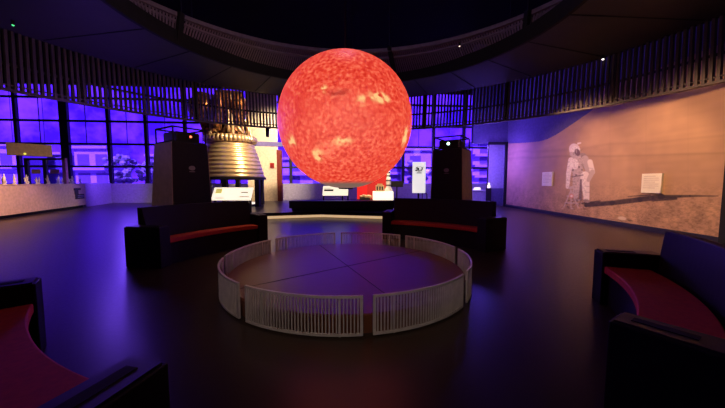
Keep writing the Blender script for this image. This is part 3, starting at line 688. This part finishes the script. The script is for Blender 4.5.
# poster doors in the facade
pd = thing('poster_door', 'glass double door with two hung posters behind the pale counter', 'door', (0, 18.5, 0))
zt3 = at(40, 158, 18.5).z
for px in (26, 44.5, 64):
    x = at(px, 170, 18.5).x; MB().box((x - .1, 0, 0), (x + .1, .15, zt3)).build('door_post', M['tan'] if px == 64 else M['frame'], pd)
MB().box((at(25, 170, 18.5).x, 0, zt3 - .12), (at(65, 170, 18.5).x, .15, zt3)).build('door_header', M['frame'], pd)
for p0, p1 in ((28, 43), (46.5, 61.5)):
    MB().box((at(p0, 170, 18.5).x, .05, .1), (at(p1, 170, 18.5).x, .08, zt3 - .14)).build('door_glass', M['clear'], pd)
for p0, p1, y0, y1 in ((31, 39.5, 169.5, 173.5), (49.5, 58.5, 169.5, 173.5)):
    MB().box((at(p0, 170, 18.5).x, .02, at(35, y1, 18.5).z), (at(p1, 170, 18.5).x, .045, at(35, y0, 18.5).z)).build('poster', M['tan'], pd)

# ------------------------------------------------------------------ gallery beyond the opening
vt = thing('glass_partition', 'tall pale glass panel inside the opening beside the moon picture', 'glass panel', (0, 17.9, 0))
x0, x1 = at(488, 180, 17.9).x, at(503.5, 180, 17.9).x; zt4 = at(490, 144.5, 17.9).z
M['milk'] = mat('milky_glass', (.5, .46, .6), .3)
MB().box((x0, 0, at(490, 188, 17.9).z), (x1, .05, zt4)).build('pane', M['milk'], vt)
MB().box((x0, 0, 0), (x1, .06, at(490, 188.3, 17.9).z)).build('lower_panel', mat('violet_panel', (.14, .12, .25), .5), vt)
MB().box((x0 - .05, -.02, 0), (x0, .07, zt4)).build('edge_post', M['frame'], vt)
dt = thing('display_table', 'low white display table inside the opening right of the right pylon', 'table', (at(480, 188, 18.6).x, 18.6, 0))
zt5 = at(480, 190, 18.6).z
MB().box((-.6, 0, zt5 - .06), (.45, .8, zt5)).build('table_top', M['white'], dt); MB().box((-.5, .1, 0), (.35, .7, zt5 - .06)).build('cabinet', M['lilac'], dt)
wm = thing('white_model', 'small white object lit on top of the display table by the opening', 'model', (at(477, 188, 18.8).x, 18.8, zt5 + .002))
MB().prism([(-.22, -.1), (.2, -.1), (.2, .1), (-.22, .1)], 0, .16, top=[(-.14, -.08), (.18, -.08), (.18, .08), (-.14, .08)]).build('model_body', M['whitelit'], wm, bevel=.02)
vs = thing('white_vase', 'small bright upright object before the glass panel in the opening', 'ornament', (at(488.8, 186, 17.7).x, 17.7, 0))
zv = at(488, 188, 17.7).z
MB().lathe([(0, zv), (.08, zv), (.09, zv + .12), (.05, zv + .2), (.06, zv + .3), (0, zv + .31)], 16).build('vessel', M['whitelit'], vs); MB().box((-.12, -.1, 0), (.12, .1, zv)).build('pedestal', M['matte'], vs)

# ------------------------------------------------------------------ moon picture on the right wall
def proj(x, y, z):
    dy = y; dz = z - EYE; c, s = math.cos(PITCH), math.sin(PITCH)
    f = dy * c - dz * s; u = dy * s + dz * c
    return 362.5 + F * x / f, 204 - F * u / f
MX = WX - .03
def mural():
    rng = np.random.default_rng(5)
    def vnoise(u, v, sc, seed):
        r = np.random.default_rng(seed); G = r.random((256, 256)); a = u * sc; b = v * sc
        i = np.floor(a).astype(int); j = np.floor(b).astype(int); fa = a - i; fb = b - j; fa = fa * fa * (3 - 2 * fa); fb = fb * fb * (3 - 2 * fb)
        g = lambda p, q: G[p % 256, q % 256]
        return (g(i, j) * (1 - fa) + g(i + 1, j) * fa) * (1 - fb) + (g(i, j + 1) * (1 - fa) + g(i + 1, j + 1) * fa) * fb
    pxs = np.arange(506.5, 723.2, .4); nz_ = 300
    kk = (pxs - 362.5) / F; Yc = MX / kk * 1.0
    zs = .14 + (5.0 - .14) * (np.linspace(0, 1, nz_) ** 1.15)
    Yg, Zg = np.meshgrid(Yc, zs, indexing='ij')
    c, s = math.cos(PITCH), math.sin(PITCH); f = Yg * c - (Zg - EYE) * s; up = Yg * s + (Zg - EYE) * c
    PX = 362.5 + F * MX / f; PY = 204 - F * up / f
    # base ground colours
    n1 = vnoise(Yg + 50, Zg, 1.2, 1); n2 = vnoise(Yg + 50, Zg, 5, 2); n3 = vnoise(Yg + 50, Zg * 1.6, 14, 3); n4 = vnoise(Yg + 50, Zg * 2.2, 30, 4); n5 = vnoise(Yg * .3 + 9, Zg * 3, 4, 6)
    base = np.array([.58, .345, .19]); C = np.ones(Yg.shape + (3,)) * base
    ridge = 157 - (PX - 540) / 140 * 3 + 2.0 * (vnoise(Yg, Zg * 0, .9, 8) - .5)
    ridge2 = 146 - (PX - 600) / 125 * 10 + 3 * (vnoise(Yg, Zg * 0, .7, 9) - .5)
    lo = 1 / (1 + np.exp(-(PY - ridge) * 1.2)); ro = 1 / (1 + np.exp(-(PY - ridge2) * 1.0))
    C *= (1 - .10 * ro)[..., None]; C *= (1 - .08 * lo)[..., None]
    C *= (1 - .16 * np.exp(-((PY - ridge) / 1.2) ** 2))[..., None]; C *= (1 - .10 * np.exp(-((PY - ridge2) / 1.5) ** 2))[..., None]
    C *= (1 + .10 * (n1 - .5) + .08 * (n5 - .5) + .10 * (n2 - .5))[..., None]
    bot = proj(MX, 8, .14)[1]
    floor_py = 182 + (EYE - .14) * F / Yg
    near = np.clip((PY - 178) / 28, 0, 1)
    C *= (1 + near * (.55 * (n3 - .5) + .45 * (n4 - .5) + .25 * (n2 - .5)))[..., None]
    pits = np.clip((n3 * .6 + n4 * .5 - .80) * 6, 0, 1) * np.clip((PY - 186) / 18, 0, 1) * np.where(PX < 660, 1, .35)
    C *= (1 - .75 * pits)[..., None]
    hi = np.clip((.22 - n3) * 6, 0, 1) * near; C *= (1 + .25 * hi)[..., None]
    def blend(mask, col):
        nonlocal C
        C = C * (1 - mask[..., None]) + np.array(col) * mask[..., None]
    def ell(cx, cy, rx, ry, ang=0, soft=.35):
        a = math.radians(ang); dx = PX - cx; dy = PY - cy; u = (dx * math.cos(a) + dy * math.sin(a)) / rx; v = (-dx * math.sin(a) + dy * math.cos(a)) / ry
        return np.clip((1 - np.sqrt(u * u + v * v)) * min(rx, ry) / (2 * soft) + .5, 0, 1)
    def cap(x0, y0, x1, y1, r0, r1, soft=.35):
        dx, dy = x1 - x0, y1 - y0; t = np.clip(((PX - x0) * dx + (PY - y0) * dy) / (dx * dx + dy * dy), 0, 1)
        d = np.hypot(PX - x0 - t * dx, PY - y0 - t * dy); return np.clip((r0 + (r1 - r0) * t - d) / (2 * soft) + .5, 0, 1)
    # cast shadow
    wob = 1.2 * (n2 - .5)
    dk = (.035, .022, .022)
    for x0, y0, x1, y1, a, b in ((586, 205, 612, 203, 2.2, 2.4), (612, 203, 640, 199.5, 2.4, 2.6), (640, 199.5, 662, 196.5, 2.6, 2.8), (660, 197, 690, 196, 2.2, 1.0), (690, 196, 718, 196, 1.0, .4),
                                 (652, 201, 676, 198.5, .5, 1.4), (628, 196.5, 650, 195, .4, .8), (584, 203, 600, 201, .8, .6)):
        blend(cap(x0, y0 + 0, x1, y1, a, b, .5) * (.86 + .14 * n3), dk)
    # pale rock
    blend(ell(622, 218.3, 4.2, 1.8, 8) * .8, (.75, .62, .45)); blend(ell(630, 220.5, 3, .8, 10) * .7, dk)
    # astronaut in a white suit
    sh = (.22, .15, .13); W1 = (.92, .80, .66); W2 = (.62, .48, .37); W3 = (.36, .26, .2)
    blend(cap(582.5, 158, 587, 166, 5.0, 4.2), W3)                 # life-support pack
    blend(cap(585, 159, 588, 170, 3.6, 2.8), W2)
    blend(cap(576, 160, 578, 174, 5.6, 5.4), W2)                   # torso
    blend(ell(575, 164, 3.5, 5.5), W1)
    blend(cap(577, 178, 575.5, 196, 4.4, 2.8), W2)                 # legs
    blend(cap(585, 176, 586.5, 199, 4.6, 2.9), W1)
    blend(cap(581, 180, 580.5, 199, .9, 1.5), sh)
    blend(ell(586.5, 201, 3.4, 1.7, 10), W3); blend(ell(576, 200, 3.2, 1.6), W3)
    blend(cap(571, 160, 568.5, 174, 2.7, 2.4), W1); blend(cap(568.5, 174, 567.5, 187, 2.3, 1.7), W1)   # arm reaching down
    blend(cap(590, 162, 592.5, 172, 2.7, 2.5), W1); blend(cap(592.5, 172, 588.5, 180, 2.5, 2.0), W2)
    blend(ell(574.6, 149.8, 5.4, 6.4, -25), W1); blend(cap(572, 154, 578, 157, 2.4, 3.0), W2)                    # helmet
    blend(ell(577.4, 152.4, 2.7, 3.7, -20), (.20, .11, .10)); blend(cap(576.2, 150, 576.6, 153, .6, .5) * .6, W2)
    blend(cap(578, 143.5, 580.5, 143, .9, .7), W1)
    for x, y, r in ((573, 170, .9), (579, 167, 1.0), (582, 170, .8), (576, 175, .9)): blend(ell(x, y, r, r), sh)
    blend(cap(572, 177, 583, 175, .5, .5), sh)
    for x, y in ((574, 184), (587, 186), (576, 190), (588, 192), (569, 180), (591, 168)): blend(cap(x - 2.2, y, x + 2, y + .6, .3, .3) * .6, W3)
    suit = np.maximum(cap(577, 150, 580, 200, 6, 8, 1.0), cap(570, 162, 569, 185, 3, 3, .5)); C *= (1 + suit * (.45 * (n4 - .5) + .35 * (n3 - .5)))[..., None]
    # instrument on the ground
    for x0, y0, x1, y1 in ((571, 190, 564, 207), (571, 190, 571, 208), (571, 190, 578, 207), (565, 203, 577, 203), (567, 196, 576, 197)): blend(cap(x0, y0, x1, y1, .5, .45), W2)
    blend(ell(571.5, 196, 2.3, 2.3), (.72, .35, .25)); blend(ell(571.5, 196, 1.1, 1.1), W1); blend(cap(570, 188, 573, 187, 1.5, 1.3), W2)
    for k in range(26):
        x = 562 + rng.random() * 24; y = 200 + rng.random() * 9; blend(ell(x, y, .5 + rng.random() * .8, .5) * .8, dk if k % 2 else W2)
    # faint joints of the printed sheets
    for px in (610, 646, 688): C *= (1 - .13 * np.clip(1 - np.abs(PX - px) / .35, 0, 1))[..., None]
    C = np.clip(C, .005, 1)
    nu, nv = Yg.shape
    V = np.stack([np.full(Yg.shape, MX), Yg, Zg], -1).reshape(-1, 3)
    idx = np.arange(nu * nv).reshape(nu, nv); top = lambda x: np.interp(x, [500, 506, 525, 540, 548, 556, 563, 572, 582, 592, 600, 730], [143.4, 143.4, 142.6, 141.2, 138.6, 134.5, 130, 124, 117, 110, 90, 40])
    q = np.stack([idx[:-1, :-1], idx[1:, :-1], idx[1:, 1:], idx[:-1, 1:]], -1)
    keep = PY[:-1, 1:] > top(PX[:-1, 1:]); q = q[keep]
    me = bpy.data.meshes.new('picture_sheet'); me.vertices.add(len(V)); me.vertices.foreach_set('co', V.ravel())
    me.loops.add(q.size); me.loops.foreach_set('vertex_index', q.ravel().astype(np.int32)); me.polygons.add(len(q))
    me.polygons.foreach_set('loop_start', np.arange(0, q.size, 4, dtype=np.int32)); me.update(calc_edges=True)
    ca_ = me.color_attributes.new('print', 'FLOAT_COLOR', 'POINT'); rgba = np.concatenate([C.reshape(-1, 3), np.ones((len(V), 1))], 1)
    ca_.data.foreach_set('color', rgba.astype(np.float32).ravel())
    m = bpy.data.materials.new('moon_print'); m.use_nodes = True; n = m.node_tree; b = n.nodes['Principled BSDF']
    at_ = n.nodes.new('ShaderNodeAttribute'); at_.attribute_name = 'print'; n.links.new(at_.outputs['Color'], b.inputs['Base Color']); b.inputs['Roughness'].default_value = .75
    me.materials.append(m)
    t = thing('moon_mural', 'wall-sized picture of a white-suited astronaut on brown moon ground', 'mural', (0, 0, 0))
    o = bpy.data.objects.new('picture_sheet', me); COL.objects.link(o); o.parent = t
    y0, y1 = Yc.min(), Yc.max()
mural()
struct(MB().box((WX - .06, 6.75, 0), (WX, 17.15, .14)).build('baseboard_right', M['frame']))
def plaque(px0, px1, y0, y1, label):
    k0, k1 = (px0 - 362.5) / F, (px1 - 362.5) / F; xx = MX - .02; Y0, Y1 = xx / k0, xx / k1; Ym = (Y0 + Y1) / 2; pxm = (px0 + px1) / 2
    z0, z1 = at(pxm, y1, Ym).z, at(pxm, y0, Ym).z
    t = thing('wall_plaque', label, 'plaque', (MX - .005, Ym, (z0 + z1) / 2), 0, 'cream plaques on the moon picture')
    h = abs(Y0 - Y1) / 2; v = (z1 - z0) / 2
    MB().box((-.05, -h, -v), (0, h, v)).build('plaque_board', M['plaque'], t)
    q = MB()
    for i in range(7): q.box((-.052, -h * .75 if i % 3 else -h * .4, v * (.7 - .2 * i)), (-.05, h * .8, v * (.7 - .2 * i) + .012))
    q.build('text_lines', mat('faint_text', (.62, .52, .36), .7), t)
plaque(542.2, 552.3, 172, 186, 'small cream plaque left of the astronaut')
plaque(642, 661.8, 173.5, 193, 'large cream plaque over the long shadow right of the astronaut')
# end post of the moon picture
struct(MB().box((WX - .12, 6.3, 0), (WX, 6.74, 3.6)).build('trim_1', M['matte']))

# small lights
def tiny(px, py, Y, col, st, label, r=.03):
    p = at(px, py, Y); t = thing('small_ceiling_light', label, 'light', p, 0)
    MB().ball((0, 0, 0), r, 10).build('lamp', mat('tiny_lamp', col, .5, emit=col, strength=st), t); MB().tube((0, 0, 0), (0, 0, .10), r * 1.2, n=10).build('holder', M['matte'], t)
def below(px, py, z):
    r = ray(px, py); t = (z - EYE) / r.z; return r.y * t
tiny(13, 25, below(13, 25, ZS - .1), (.1, .9, .3), 1.2, 'tiny green light under the dark ceiling at upper left', .025)
tiny(603, 59, below(603, 59, ZS - .1), (1, .9, .85), 3, 'tiny white light under the dark ceiling above the moon picture')
tiny(459.5, 46, below(459.5, 46, ZS + .4), (1, .7, .6), 1.6, 'tiny pale light on the slatted ring right of the globe', .025)
